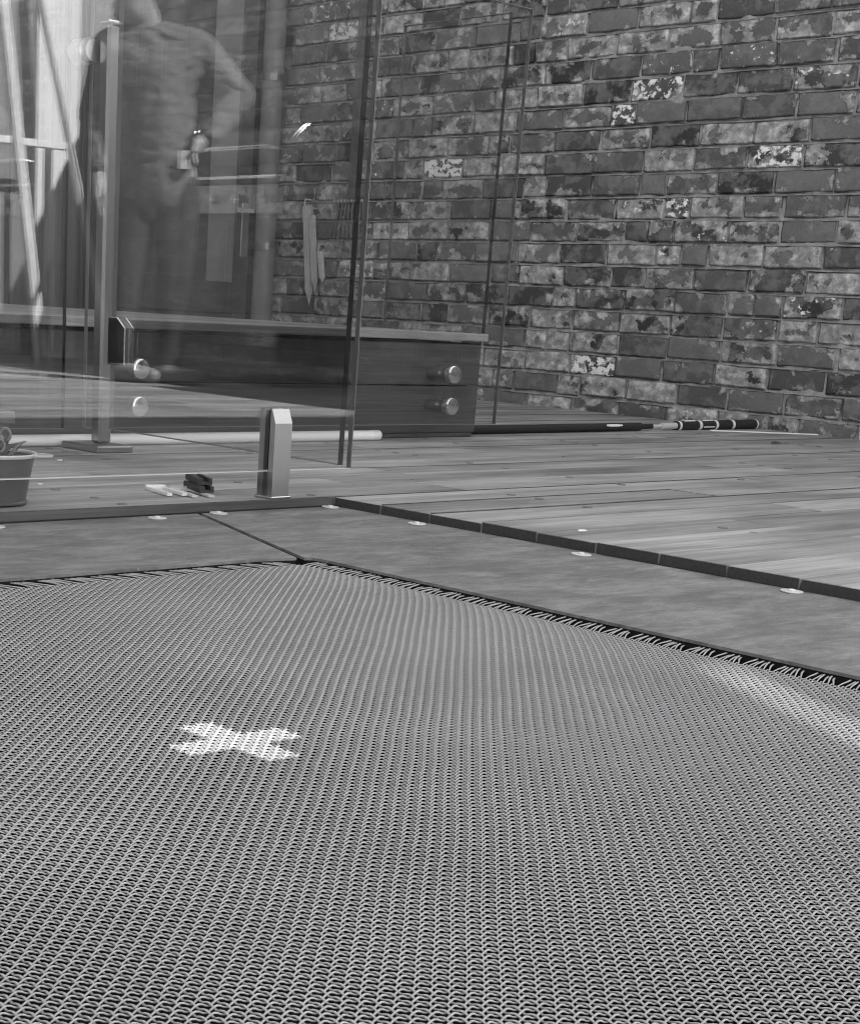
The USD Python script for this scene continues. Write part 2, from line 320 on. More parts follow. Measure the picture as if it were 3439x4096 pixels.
# ------------------------------------------------------------------ brick wall
wall = thing("brick_wall", "long wall of old mottled bricks with worn lime patches and flaking white paint", "brick wall", (WALLX, 0, 0))
COURSE, BRH, Z0 = 0.0853, 0.0752, 0.059 - 0.0853 * 2
WALL_H = 2.2
_br = np.random.default_rng(3)
NU, NV = 7, 4
def brick_arrays(y0, y1, z0, z1, seed, lean):
    """front grid with worn corners + four sides; the face looks along -x"""
    us = np.array([0, .03, .2, .4, .6, .8, .97, 1.0]); vs = np.array([0, .09, .5, .91, 1.0])
    U, V = np.meshgrid(us, vs, indexing="ij")
    L, Hh = y1 - y0, z1 - z0
    pts = np.stack([np.zeros_like(U), y0 + U * L, z0 + V * Hh], -1)
    n1 = noise(pts * 22 + seed * 7.3, 1) - 0.5; n2 = noise(pts * 60 + seed * 3.1, 2) - 0.5
    edge = np.minimum(np.minimum(U, 1 - U) * L, np.minimum(V, 1 - V) * Hh)
    worn = np.clip(1 - edge / 0.009, 0, 1)
    pts[..., 0] = WALLX + lean + n1 * 0.010 + n2 * 0.004 + worn * 0.0042
    bl = (noise(pts * 35 + seed, 5) - 0.5)
    e = worn > 0.5
    pts[..., 1] += np.where(e, bl * 0.007, 0); pts[..., 2] += np.where(e, (noise(pts * 35 + seed + 40, 6) - 0.5) * 0.007, 0)
    nu, nv = U.shape
    idx = np.arange(nu * nv).reshape(nu, nv)
    F = []
    for i in range(nu - 1):
        for j in range(nv - 1):
            F += [[idx[i, j], idx[i, j + 1], idx[i + 1, j + 1]], [idx[i, j], idx[i + 1, j + 1], idx[i + 1, j]]]
    ring = [idx[i, 0] for i in range(nu)] + [idx[nu - 1, j] for j in range(1, nv)] + [idx[i, nv - 1] for i in range(nu - 2, -1, -1)] + [idx[0, j] for j in range(nv - 2, 0, -1)]
    v = pts.reshape(-1, 3); back = v[ring].copy(); back[:, 0] = WALLX + 0.05
    n = len(v); m = len(ring)
    for k in range(m):
        a, b = ring[k], ring[(k + 1) % m]
        F += [[a, b, n + (k + 1) % m], [a, n + (k + 1) % m, n + k]]
    em = np.concatenate([np.clip(1 - edge / 0.03, 0, 1).ravel(), np.ones(m)])
    return np.vstack([v, back]), np.array(F), em
def edge_attr(prim, e):
    UsdGeom.PrimvarsAPI(prim).CreatePrimvar("edge", Sdf.ValueTypeNames.FloatArray, "vertex").Set(Vt.FloatArray.FromNumpy(np.asarray(e, np.float32)))
def tone_attr(prim, tones):
    UsdGeom.PrimvarsAPI(prim).CreatePrimvar("tone", Sdf.ValueTypeNames.Color3fArray, "vertex").Set(Vt.Vec3fArray.FromNumpy(np.asarray(tones, np.float32)))
near, far = [], []
k = 0
z = Z0
while z < WALL_H:
    yy = -2.58 + _br.uniform(0, 0.2)
    while yy < BACKY - 0.12:
        L = 0.105 if _br.random() < 0.16 else 0.223 + _br.normal(0, 0.006)
        if _br.random() < 0.05: L = 0.15
        y1_ = min(yy + L, BACKY - 0.02)
        dzb = _br.normal(0, 0.0012)
        hgt = BRH + _br.normal(0, 0.0018)
        r = _br.random(); gch = _br.random(); wch = 0.0
        if _br.random() < 0.04: wch = _br.uniform(0.40, 0.50)
        elif _br.random() < 0.09: wch = _br.uniform(0.30, 0.37)
        if _br.random() < 0.12: r = 0.0
        rec = (brick_arrays(yy, y1_, z + dzb, z + dzb + hgt, k, _br.normal(0, 0.0022)), (r, gch, wch), (yy + y1_) / 2, z + hgt / 2)
        (near if (2.85 < rec[2] < 6.0 and -0.06 < rec[3] < 1.5) else far).append(rec)
        yy = y1_ + 0.0098 + abs(_br.normal(0, 0.0022)); k += 1
    z += COURSE
near = [r for r in near]; far = [r for r in far if r[2] > 1.6 or r[3] < 1.84]
near.sort(key=lambda r: math.hypot(r[2], r[3]) )
far += near[300:]; near = near[:300]
for (arr, tn, _, _) in near:
    p = obj("brick", arr[:2], "brick", wall, world=True, smooth=True); edge_attr(p, arr[2])
    tone_attr(p, np.tile(tn, (len(arr[0]), 1)))
V, F, TN, EM, o = [], [], [], [], 0
for (arr, tn, _, _) in far:
    V.append(arr[0]); F.append(arr[1] + o); o += len(arr[0]); EM.append(arr[2]); TN.append(np.tile(tn, (len(arr[0]), 1)))
p = obj("brickwork", (np.vstack(V), np.vstack(F)), "brick", wall, world=True, smooth=True, kind="stuff")
tone_attr(p, np.vstack(TN)); edge_attr(p, np.concatenate(EM))
# mortar bed: a wavy sheet a few millimetres behind the brick faces, with its own thickness
gy, gz = np.meshgrid(np.linspace(-2.59, BACKY - 0.01, 520), np.linspace(-0.12, WALL_H + 0.02, 110), indexing="ij")
pp = np.stack([np.zeros_like(gy), gy, gz], -1)
pp[..., 0] = WALLX + 0.0115 - 0.022 * (fbm(pp * 11, 3, 11) - 0.5) - 0.004 * (noise(pp * 60, 12) - 0.5)
nI, nJ = gy.shape; idx = np.arange(nI * nJ).reshape(nI, nJ)
F = np.stack([idx[:-1, :-1], idx[:-1, 1:], idx[1:, 1:], idx[1:, :-1]], -1).reshape(-1, 4)
_c = pp.reshape(-1, 3)[F].mean(1); F = F[(_c[:, 1] > 1.6) | (_c[:, 2] < 1.84)]
obj("mortar", (pp.reshape(-1, 3), F), "mortar", wall, world=True, smooth=True)
kz = 0
zz_ = Z0 + BRH
while zz_ < WALL_H:              # struck bed joints: flush with the brick below, set back under the brick above
    ys_ = np.linspace(-2.59 if zz_ < 1.84 else 1.6, BACKY - 0.01, 520)
    q = np.stack([0 * ys_, ys_, 0 * ys_ + kz * 1.7], -1)
    e1 = (fbm(q * 9, 3, 61) - 0.5) * 0.012; e2 = (noise(q * 40, 62) - 0.5) * 0.004
    lo_ = np.stack([WALLX + 0.0015 + e1 + e2, ys_, zz_ - 0.0012 + (noise(q * 30, 63) - 0.5) * 0.003], -1)
    hi_ = np.stack([WALLX + 0.0125 + e1 * 0.4, ys_, zz_ + (COURSE - BRH) * 0.72 + 0 * ys_], -1)
    bk_ = hi_ + np.array([0.02, 0, 0.006]); b2_ = lo_ + np.array([0.03, 0, -0.006])
    n_ = len(ys_); V_ = np.vstack([b2_, lo_, hi_, bk_]); a_ = np.arange(n_ - 1)
    F_ = np.vstack([np.stack([a_ + r * n_, a_ + 1 + r * n_, a_ + 1 + (r + 1) * n_, a_ + (r + 1) * n_], -1)[:, ::-1] for r in range(3)])
    obj("mortar_bed", (V_, F_), "mortar", wall, world=True, smooth=40)
    zz_ += COURSE; kz += 1
obj("wall_core", box(WALLX + 0.04, WALLX + 0.22, 1.6, BACKY - 0.01, -0.6, WALL_H + 0.02), "mortar", wall, world=True)
obj("wall_core", box(WALLX + 0.04, WALLX + 0.22, -2.59, 1.598, -0.6, 1.845), "mortar", wall, world=True)
obj("coping", cbox(WALLX - 0.03, WALLX + 0.25, 1.58, BACKY - 0.01, WALL_H + 0.03, WALL_H + 0.09, 0.006), "render_wall", wall, world=True)
obj("coping", cbox(WALLX - 0.03, WALLX + 0.25, -2.59, 1.578, 1.855, 1.91, 0.006), "render_wall", wall, world=True)

# ------------------------------------------------------------------ tall dark clad building behind, with a downpipe
HB, HB2 = 5.86, 5.43
bld = thing("clad_building", "tall dark timber-clad building behind the glass balustrade", "building", (1.4, BACKY, 0))
obj("wall_core", box(-6.0, 5.0, BACKY + 0.021, BACKY + 0.3, -0.6, 4.85), "pit_dark", bld, world=True)
obj("wall_core", box(5.002, WALLX + 9.0, BACKY + 0.021, BACKY + 0.3, -0.6, HB2), "pit_dark", bld, world=True)
x = -5.9
while x < WALLX - 0.13:
    xb = x + 0.132
    if x < 4.33 < x + 0.137:              # slit added above the view to throw a soft sun patch on the bed
        obj("cladding_board", cbox(x, 4.328, BACKY - 0.002, BACKY + 0.02, 0.02, HB, 0.003), "clad_wood", bld, world=True); x = 4.351
        obj("cladding_board", cbox(4.329, 4.350, BACKY - 0.002, BACKY + 0.02, 0.02, 4.96, 0.003), "clad_wood", bld, world=True)
        obj("cladding_board", cbox(4.329, 4.350, BACKY - 0.002, BACKY + 0.02, 5.42, HB, 0.003), "clad_wood", bld, world=True)
        continue
    obj("cladding_board", cbox(x, xb, BACKY - 0.002, BACKY + 0.02, 0.02, HB if x < 4.87 else HB2, 0.003), "clad_wood", bld, world=True); x += 0.137
dp = obj("downpipe", cyl((5.345, BACKY - 0.075, 0.0), (5.345, BACKY - 0.075, HB2), 0.05, 20), "downpipe_paint", bld, world=True, smooth=40)
for zz in (0.6, 1.35): obj("bracket", cat_([cyl((5.345, BACKY - 0.075, zz), (5.345, BACKY - 0.075, zz + 0.03), 0.054, 20), box(5.325, 5.365, BACKY - 0.03, BACKY - 0.003, zz, zz + 0.03)]), "steel_dark", dp, world=True)

dl = obj("door", box(4.36, 5.275, BACKY - 0.028, BACKY - 0.003, -0.3, 1.98), "door_dark", bld, world=True)
for (x0, x1, z0, z1) in ((4.36, 4.45, -0.3, 1.98), (5.19, 5.275, -0.3, 1.98), (4.4505, 5.1895, 0.3, 0.44), (4.4505, 5.1895, 1.84, 1.98)):
    obj("rail", cbox(x0, x1, BACKY - 0.042, BACKY - 0.0285, z0, z1, 0.003), "door_dark", dl, world=True)
obj("door_panel", box(5.03, 5.189, BACKY - 0.031, BACKY - 0.0285, 0.442, 1.838), "door_grey", dl, world=True)
obj("handle_plate", cbox(5.218, 5.262, BACKY - 0.05, BACKY - 0.0425, 0.56, 0.805, 0.003), "steel", dl, world=True)
obj("lever", cat_([cyl((5.24, BACKY - 0.05, 0.768), (5.24, BACKY - 0.095, 0.768), 0.009, 12), cbox(5.15, 5.25, BACKY - 0.103, BACKY - 0.088, 0.757, 0.779, 0.003)]), "chrome", dl, world=True)
# fence added out of view on the left: blocks low sky, darkens reflections
fen = thing("paling_fence", "grey paling fence added out of view on the left to block low sky", "fence", (FENCEX, 1.5, 0))
y = -2.58
while y < BACKY - 0.1:
    hh = 3.1 + rng.normal(0, 0.01)
    obj("paling", box(FENCEX - 0.02, FENCEX, y, y + 0.097, -0.1, hh), "fence_wood", fen, world=True); y += 0.101
for zz in (0.4, 2.6): obj("rail", box(FENCEX - 0.06, FENCEX - 0.021, -2.58, BACKY - 0.02, zz, zz + 0.07), "fence_wood", fen, world=True)

# ------------------------------------------------------------------ raised timber platform behind the glass
BX1, BYF, BTOP = 3.765, 3.36, 0.298
ben = thing("timber_platform", "low raised platform of dark stained boards with a pale capping board", "platform", (2.6, BYF, 0))
obj("riser_board", cbox(-1.6, BX1 - 0.012, BYF, BYF + 0.02, 0.012, 0.146, 0.0015), "dark_wood", ben, world=True)
obj("riser_board", cbox(-1.6, BX1 - 0.012, BYF, BYF + 0.02, 0.1495, 0.266, 0.0015), "dark_wood", ben, world=True)
obj("end_board", cbox(BX1 - 0.032, BX1 - 0.0125, BYF + 0.021, BACKY - 0.01, 0.012, 0.146, 0.0015), "dark_wood", ben, world=True)
obj("end_board", cbox(BX1 - 0.032, BX1 - 0.0125, BYF + 0.021, BACKY - 0.01, 0.1495, 0.266, 0.0015), "dark_wood", ben, world=True)
obj("frame", box(-1.6, BX1 - 0.04, BYF + 0.025, BACKY - 0.01, 0.004, 0.27), "pit_dark", ben, world=True)
obj("plinth", cbox(-1.6, BX1 - 0.035, BYF - 0.012, BYF + 0.019, 0.001, 0.0115, 0.001), "edge_wood", ben, world=True)
obj("capping_board", cbox(-1.6, 2.262, BYF - 0.014, BYF + 0.10, 0.278, 0.3, 0.002), "cap_wood", ben, world=True)
obj("capping_board", cbox(2.265, BX1, BYF - 0.014, BYF + 0.10, 0.276, BTOP, 0.002), "cap_wood", ben, world=True)
y = BYF + 0.104
while y < BACKY - 0.15:
    obj("top_board", cbox(-1.6, BX1, y, y + 0.122, 0.276, BTOP - 0.001, 0.002), "deck_wood", ben, world=True); y += 0.1265

# ------------------------------------------------------------------ glass panels
def pane(name, label, group, axis, c, a0, a1, z0, z1, t=0.012, dark=(), bright=()):
    """a 12 mm toughened pane; axis 'x': runs along x at y=c, axis 'y': runs along y at x=c"""
    if axis == "x": B = lambda u0, u1, w0, w1, q0, q1: box(u0, u1, c + w0, c + w1, q0, q1); loc = ((a0 + a1) / 2, c, z0)
    else: B = lambda u0, u1, w0, w1, q0, q1: box(c + w0, c + w1, u0, u1, q0, q1); loc = (c, (a0 + a1) / 2, z0)
    th = thing(name, label, "glass panel", loc, group=group)
    h = t / 2; e = 0.0016
    obj("pane", B(a0 + e, a1 - e, -h, h, z0 + e, z1 - e), "glass", th, world=True)
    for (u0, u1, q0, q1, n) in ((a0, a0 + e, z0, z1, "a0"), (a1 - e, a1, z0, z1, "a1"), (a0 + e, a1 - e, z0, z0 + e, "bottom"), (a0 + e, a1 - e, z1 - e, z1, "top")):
        obj("polished_edge", B(u0, u1, -h, h, q0, q1), "glass_edge" if n in dark else "glass_edge_lit" if n in bright else "glass_edge_light", th, world=True)
    return th
pane("fence_panel", "clear glass fence panel held by the steel spigot at the pit edge", None, "x", 2.33, 0.55, 2.2475, 0.05, 1.22, bright=("bottom",))
P1 = pane("glass_gate", "clear glass gate leaf running back from the panel corner to the steel post", None, "y", 2.2385, 2.345, 3.118, 0.055, 1.22, dark=("a0",))
P3 = pane("balustrade_panel", "glass balustrade panel pinned by steel buttons to the dark platform front", None, "x", 3.28, 2.275, 3.748, 0.043, 1.172, dark=())
P5 = pane("balustrade_panel", "glass balustrade panel on the platform front left of the steel post", None, "x", 3.28, 0.3, 2.215, 0.043, 1.172, dark=("a1",))
pane("balustrade_panel", "dark-edged glass side panel standing on the platform's right end by the bricks", None, "y", 3.758, 3.362, 3.78, 0.3, 1.172, dark=("a0",))
# standoff pins
def pin(par, x, z):
    b = obj("standoff_pin", lathe([[0, 0], [0.017, 0], [0.017, 0.061], [0, 0.061]], 24, (x, 3.358, z), axis=(0, -1, 0)), "steel", par, smooth=40, world=True)
    obj("cap", lathe([[0, 0], [0.0255, 0], [0.0255, 0.007], [0.0235, 0.011], [0.019, 0.0125], [0, 0.013]], 32, (x, 3.2735, z), axis=(0, -1, 0)), "chrome", b, smooth=40, world=True)
for x in (2.43, 3.545):
    for z in (0.095, 0.184): pin(P3, x, z)
# gate hinge on the leaf, by the post
hg = obj("hinge", hull([(2.2385 + s * 0.0105, yy, zz) for s in (-1, 1) for (yy, zz) in ((3.122, 0.2), (3.056, 0.2), (3.056, 0.283), (3.088, 0.305), (3.122, 0.305))]), "black_plastic", P1, world=True)
for s in (-1, 1):
    for (a, b) in (((3.0575, 0.202), (3.0575, 0.282)), ((3.0575, 0.2822), (3.088, 0.3045)), ((3.0885, 0.3045), (3.12, 0.3045))):
        obj("trim", beam((2.2385 + s * 0.0118, a[0], a[1]), (2.2385 + s * 0.0118, b[0], b[1]), 0.0024, 0.0020, up=(0, -1, 0.3)), "chrome", hg, world=True)
    obj("cover_plate", hull([(2.2385 + s * (0.0107 + w), yy, zz) for w in (0, 0.002) for (yy, zz) in ((3.120, 0.202), (3.058, 0.202), (3.058, 0.281), (3.089, 0.303), (3.120, 0.303))]), "hinge_plate", hg, world=True)

# ------------------------------------------------------------------ steel gate post
post = thing("gate_post", "square brushed steel post on a base plate beside the gate leaf", "post", (2.25, 3.185, 0))
obj("tube", cbox(2.237, 2.274, 3.161, 3.198, 0.018, 0.922, 0.006), "post_steel", post, world=True)
obj("base_plate", cbox(2.203, 2.305, 3.118, 3.268, 0.0, 0.0165, 0.003), "steel_dark", post, world=True)
obj("post_cap", cbox(2.236, 2.275, 3.160, 3.199, 0.9222, 0.9275, 0.0015), "chrome", post, world=True)
kb = obj("latch_body", cat_([cyl((2.231, 3.27, 0.868), (2.231, 3.225, 0.868), 0.0275, 32), cyl((2.231, 3.225, 0.868), (2.231, 3.2085, 0.868), 0.0225, 32)]), "steel", post, smooth=40, world=True)

# ------------------------------------------------------------------ spigot
sp = thing("glass_spigot", "square brushed steel glass clamp spigot on the deck edge", "spigot", (2.05, 2.332, 0))
sx0, sx1 = 2.031, 2.073
zt = 0.165
front = hull([(x, yy, zz) for x in (sx0, sx1) for (yy, zz) in ((2.3085, 0.0045), (2.3225, 0.0045), (2.3225, zt), (2.3195, zt), (2.3085, zt - 0.026))])
obj("front_jaw", front, "steel", sp, world=True)
backj = hull([(x, yy, zz) for x in (sx0, sx1) for (yy, zz) in ((2.3375, 0.0045), (2.3515, 0.0045), (2.3515, zt - 0.022), (2.3425, zt), (2.3375, zt))])
obj("rear_jaw", backj, "steel", sp, world=True)
obj("foot_block", box(sx0 + 0.0006, sx1 - 0.0006, 2.3228, 2.3372, 0.0045, 0.049), "steel_dark", sp, world=True)
for yy in (2.3226, 2.3362): obj("gasket", box(sx0 + 0.001, sx1 - 0.001, yy, yy + 0.0012, 0.052, zt - 0.004), "black_rubber", sp, world=True)
obj("flange", cbox(sx0 - 0.0035, sx1 + 0.0035, 2.305, 2.355, 0.0002, 0.0044, 0.0012), "chrome", sp, world=True)

# ------------------------------------------------------------------ trampoline
tr = thing("trampoline", "sunken square trampoline with a woven grey rope bed, white cross and grey pads", "trampoline", (0.97, 1.02, -0.03))
MX0, MX1, MY0, MY1 = 0.37, 1.692, 0.37, 1.838      # inner edge of the pads
PT = -0.0172
def pad(name, poly, label=None):
    top = obj(name, extr(poly, 0.004, PT - 0.004), "pad_rubber", tr, world=True, label=label)
    obj("foam_core", extr(poly.buffer(-0.0015, join_style=2), 0.012, PT - 0.0165), "black_foam", top, world=True)
    return top
gp = 0.006
padV = Polygon([(1.853, PY1 - gp), (PX1 - gp, PY1 - gp), (PX1 - gp, MY0 - 0.3), (MX1, MY0), (MX1, 1.79), (1.688, 1.815), (1.676, 1.822)])
padU = Polygon([(1.842, PY1 - gp), (1.664, 1.826), (1.60, MY1), (MX0, MY1), (MX0 - 0.2, PY1 - gp)])
padL = Polygon([(MX0 - 0.204, PY1 - gp), (MX0 - 0.004, MY1), (MX0 - 0.004, MY0), (PX0 + gp, MY0 - 0.3), (PX0 + gp, PY1 - gp)])
padN = Polygon([(PX0 + gp, MY0 - 0.304), (MX0 - 0.004, MY0 - 0.004), (MX1, MY0 - 0.004), (PX1 - gp, MY0 - 0.304), (PX1 - gp, PY0 + gp), (PX0 + gp, PY0 + gp)])
pv = pad("pad", padV); pu = pad("pad", padU); pl = pad("pad", padL); pn = pad("pad", padN)
def washer(par, x, y, tilt=0.0):
    m = cat_([lathe([[0.004, 0.0016], [0.0163, 0.0016], [0.0168, 0.0010], [0.0168, 0.0], [0.004, 0.0]], 28), lathe([[0, 0.0042], [0.004, 0.0040], [0.006, 0.0028], [0.0063, 0.0014], [0, 0.0014]], 16)])
    m.apply_transform(trimesh.transformations.rotation_matrix(tilt, [1, 0.4, 0])); m.apply_translation((x, y, PT + 0.0006))
    obj("washer", m, "zinc", par, smooth=35, world=True)
for (x, y) in ((1.728, 2.262), (1.40, 2.262), (1.05, 2.262)): washer(pu, x, y)
for (x, y) in ((1.880, 2.279), (2.158, 2.281), (2.150, 2.043), (2.145, 1.664), (2.160, 1.285), (2.15, 0.9), (2.15, 0.5)): washer(pv, x, y, 0.02)
obj("pit_lining", cat_([box(PX0, PX1, PY0, PY1, -0.66, -0.64), box(PX0 - 0.01, PX0, PY0, PY1, -0.64, -0.03), box(PX1, PX1 + 0.01, PY0, PY1, -0.64, -0.03), box(PX0, PX1, PY0 - 0.01, PY0, -0.64, -0.03), box(PX0, PX1, PY1, PY1 + 0.01, -0.64, -0.03)]), "pit_dark", tr, world=True)
obj("frame_rail", cat_([cyl((MX0 - 0.06, MY1 + 0.06, -0.055), (MX1 + 0.06, MY1 + 0.06, -0.055), 0.016, 12), cyl((MX1 + 0.06, MY0 - 0.06, -0.055), (MX1 + 0.06, MY1 + 0.06, -0.055), 0.016, 12),
                         cyl((MX0 - 0.06, MY0 - 0.06, -0.055), (MX1 + 0.06, MY0 - 0.06, -0.055), 0.016, 12), cyl((MX0 - 0.06, MY0 - 0.06, -0.055), (MX0 - 0.06, MY1 + 0.06, -0.055), 0.016, 12)]), "black_plastic", tr, smooth=40, world=True)

# woven bed: two sets of ropes passing over and under each other
DX, DY = 0.0075, 0.0068
BX0, BX1_, BY0, BY1 = 0.40, 1.650, 0.40, 1.798    # the woven field; beyond it the ropes gather into loops
ZM = -0.0235
SQ_A, SQ_L = 0.22, 0.05
def squeeze(s):
    """ropes crowd together in the last few centimetres before the edge (s: distance from the edge, evenly spaced)"""
    return s - SQ_A * SQ_L * (1 - np.exp(-s / SQ_L))
def bedz(x, y):
    dx = np.minimum(x - BX0, BX1_ - x); dy = np.minimum(y - BY0, BY1 - y)
    d = np.minimum(dx, dy)
    return ZM - 0.0065 * (1 - np.exp(-np.clip(d, 0, None) / 0.2)) + 0.0006 * (fbm(np.stack([x * 4, y * 4, 0 * x], -1), 2, 31) - 0.5)
def wob(x, y):
    q = np.stack([x * 9, y * 9, 0 * x], -1); q2 = q * 5
    return (noise(q, 41) - 0.5) * 0.0016 + (noise(q2, 43) - 0.5) * 0.0010, (noise(q, 42) - 0.5) * 0.0016 + (noise(q2, 44) - 0.5) * 0.0010
nx = int((BX1_ - BX0 + SQ_A * SQ_L) / DX); ny = int((BY1 - BY0 + SQ_A * SQ_L) / DY)
AX, AY, YDROP = 0.00145, 0.00095, 0.0005
def crossmask(x, y):
    """the painted plus sign"""
    u, v = x - 0.9215, y - 1.0765
    def arm(a, b): return (np.abs(a) < 0.0665) & (np.abs(b) < 0.0195)
    return arm(u, v) | arm(v, u)
sets = {"rope_grey": [], "rope_white": []}
SUB = 3
def add_rope(P3d, w, side):
    m = crossmask(P3d[:, 0], P3d[:, 1])
    ch = np.flatnonzero(np.diff(m.astype(int))) + 1
    cut = [0] + list(ch) + [len(P3d)]
    for a, b in zip(cut[:-1], cut[1:]):
        q = P3d[a:min(b + 1, len(P3d))]; ww = np.full(len(P3d), w); ww[-4:] *= (1.2, 1.4, 1.5, 1.5); wq = ww[a:min(b + 1, len(P3d))]
        if len(q) > 1: sets["rope_white" if m[a] else "rope_grey"].append((q, wq, side))
def fringe(end, out_dir, group_c, along, jit, lean):
    """a rope's last stretch: out under the pad's lip, drawn together in bundles, each bundle hooked over at its own height"""
    pts = []
    c = group_c - end @ along
    for f, dz in ((0.3, 0.0004), (0.65, 0.0), (1.0, -0.001), (1.3, -0.004)):
        p = end + out_dir * (0.043 * f + jit[0] * f) + along * (c * 0.34 * min(1, f * 1.3) + lean * f + jit[1] * f)
        p[2] += dz + jit[2] * f
        pts.append(p)
    return np.array(pts)
ex, ey = np.array([1.0, 0, 0]), np.array([0, 1.0, 0])
_fr = np.random.default_rng(17)
tX = np.arange(nx * SUB) / SUB; xs = BX1_ - squeeze(DX * (nx - 1 / SUB - tX))
tY = np.arange(ny * SUB) / SUB; ys = BY1 - squeeze(DY * (ny - 1 / SUB - tY))
colx = BX1_ - squeeze(DX * (nx - 1 / SUB - np.arange(nx))); rowy = BY1 - squeeze(DY * (ny - 1 / SUB - np.arange(ny)))
NG = 6
for j, y in enumerate(rowy):        # ropes along x
    wx, wy = wob(xs, y + 0 * xs)
    P3d = np.stack([xs + wx, y + wy, bedz(xs, y + 0 * xs) + AX * np.cos(np.pi * (tX + j))], -1)
    gi = (ny - 1 - j) // NG; gc = rowy[max(0, ny - NG - gi * NG):ny - gi * NG].mean()
    P3d = np.vstack([P3d, fringe(P3d[-1], ex, gc, ey, _fr.normal(0, 1, 3) * (0.0015, 0.0012, 0.0004), 0.017)])
    add_rope(P3d, 0.00175, ey)
for i, x in enumerate(colx):         # ropes along y
    wx, wy = wob(x + 0 * ys, ys)
    P3d = np.stack([x + wx, ys + wy, bedz(x + 0 * ys, ys) - YDROP - AY * np.cos(np.pi * (i + tY))], -1)
    gi = (nx - 1 - i) // NG; gc = colx[max(0, nx - NG - gi * NG):nx - gi * NG].mean()
    P3d = np.vstack([P3d, fringe(P3d[-1], ey, gc, ex, _fr.normal(0, 1, 3) * (0.0015, 0.0012, 0.0004), -0.014)])
    add_rope(P3d, 0.00195, ex)
def ropes(name, items, m, parent, n=5, **kw):
    """all ropes of one colour as round tubes in one mesh"""
    ang = np.pi / 2 + np.arange(n) * 2 * np.pi / n
    V, F, N, o = [], [], [], 0
    for q, w, side in items:
        t = np.gradient(q, axis=0); t /= np.linalg.norm(t, axis=1)[:, None]
        sd = side - t * (t @ side)[:, None]; sd /= np.linalg.norm(sd, axis=1)[:, None]
        up = np.cross(t, sd); up *= np.sign(up[:, 2:3])
        ring = np.cos(ang)[None, :, None] * sd[:, None] + np.sin(ang)[None, :, None] * up[:, None]
        nrm = np.cos(ang)[None, :, None] * sd[:, None] + np.sin(ang)[None, :, None] * up[:, None] * 1.36
        nrm /= np.linalg.norm(nrm, axis=-1, keepdims=True); tall = np.cos(ang)[None, :, None] * sd[:, None] + np.sin(ang)[None, :, None] * up[:, None] * 0.74
        k = len(q)
        if m == "rope_white": w = w * 1.4          # the paint clogs the weave
        V.append((q[:, None] + tall * w[:, None, None] / 2).reshape(-1, 3)); N.append(nrm.reshape(-1, 3))
        a = (np.arange(k - 1)[:, None] * n + np.arange(n)[None]); b = (np.arange(k - 1)[:, None] * n + (np.arange(n)[None] + 1) % n)
        flip = np.cross(sd[0], up[0]) @ t[0] < 0
        quad = np.stack([a, b, b + n, a + n], -1).reshape(-1, 4)
        F.append((quad[:, ::-1] if flip else quad) + o); o += k * n
    V = np.vstack(V) - LOC[str(parent.GetPath())]; F = np.vstack(F)
    me = UsdGeom.Mesh.Define(stage, ppath(parent) + "/" + numbered(ppath(parent), name))
    me.CreatePointsAttr(Vt.Vec3fArray.FromNumpy(V.astype(np.float32)))
    me.CreateFaceVertexCountsAttr(Vt.IntArray.FromNumpy(np.full(len(F), 4, np.int32)))
    me.CreateFaceVertexIndicesAttr(Vt.IntArray.FromNumpy(F.astype(np.int32).ravel()))
    me.CreateSubdivisionSchemeAttr("none")
    me.CreateNormalsAttr(Vt.Vec3fArray.FromNumpy(np.vstack(N).astype(np.float32))); me.SetNormalsInterpolation("vertex")
    UsdShade.MaterialBindingAPI.Apply(me.GetPrim()).Bind(MATS[m])
    return tag(me.GetPrim(), **kw)
ropes("woven_bed", sets["rope_grey"], "rope_grey", tr, kind="stuff")
ropes("painted_cross", sets["rope_white"], "rope_white", tr, label="white plus-shaped cross painted on the rope bed", kind="stuff")

# pale wooden stakes and a leaf rake hung on the bricks behind the balustrade
for (yt, zt_, yb, zb, w, lab) in ((6.0, 0.80, 5.94, 0.353, 0.034, "longest of three pale pointed stakes hung on the bricks behind the glass"), (5.955, 0.76, 5.905, 0.413, 0.026, "middle one of three pale pointed stakes hung on the bricks"), (5.885, 0.60, 5.857, 0.46, 0.024, "shortest of three pale pointed stakes hung on the bricks")):
    st = thing("wooden_stake", lab, "stake", (WALLX - 0.02, yt, zb))
    p0 = np.array([WALLX - 0.022, yt, zt_]); p1 = np.array([WALLX - 0.022, yb, zb]); d = p1 - p0
    obj("shaft", hull([p0 + d * f + np.array([sx * 0.009, sy * w / 2, 0]) for f in (0, 0.84) for sx in (-1, 1) for sy in (-1, 1)] + [p1]), "pole_wood", st, world=True)
    obj("hook", tube([(WALLX + 0.01, yt, zt_ + 0.03), (WALLX - 0.03, yt, zt_ + 0.03), (WALLX - 0.035, yt, zt_ + 0.005), (WALLX - 0.022, yt, zt_ - 0.01)], 0.004, 6), "zinc", st, world=True)
rk = thing("leaf_rake", "wire leaf rake with fanned tines hung on the bricks behind the glass", "rake", (WALLX - 0.03, 5.69, 0.82))
obj("bar", cyl((WALLX - 0.03, 5.80, 0.823), (WALLX - 0.03, 5.58, 0.815), 0.005, 8), "steel_dark", rk, world=True)
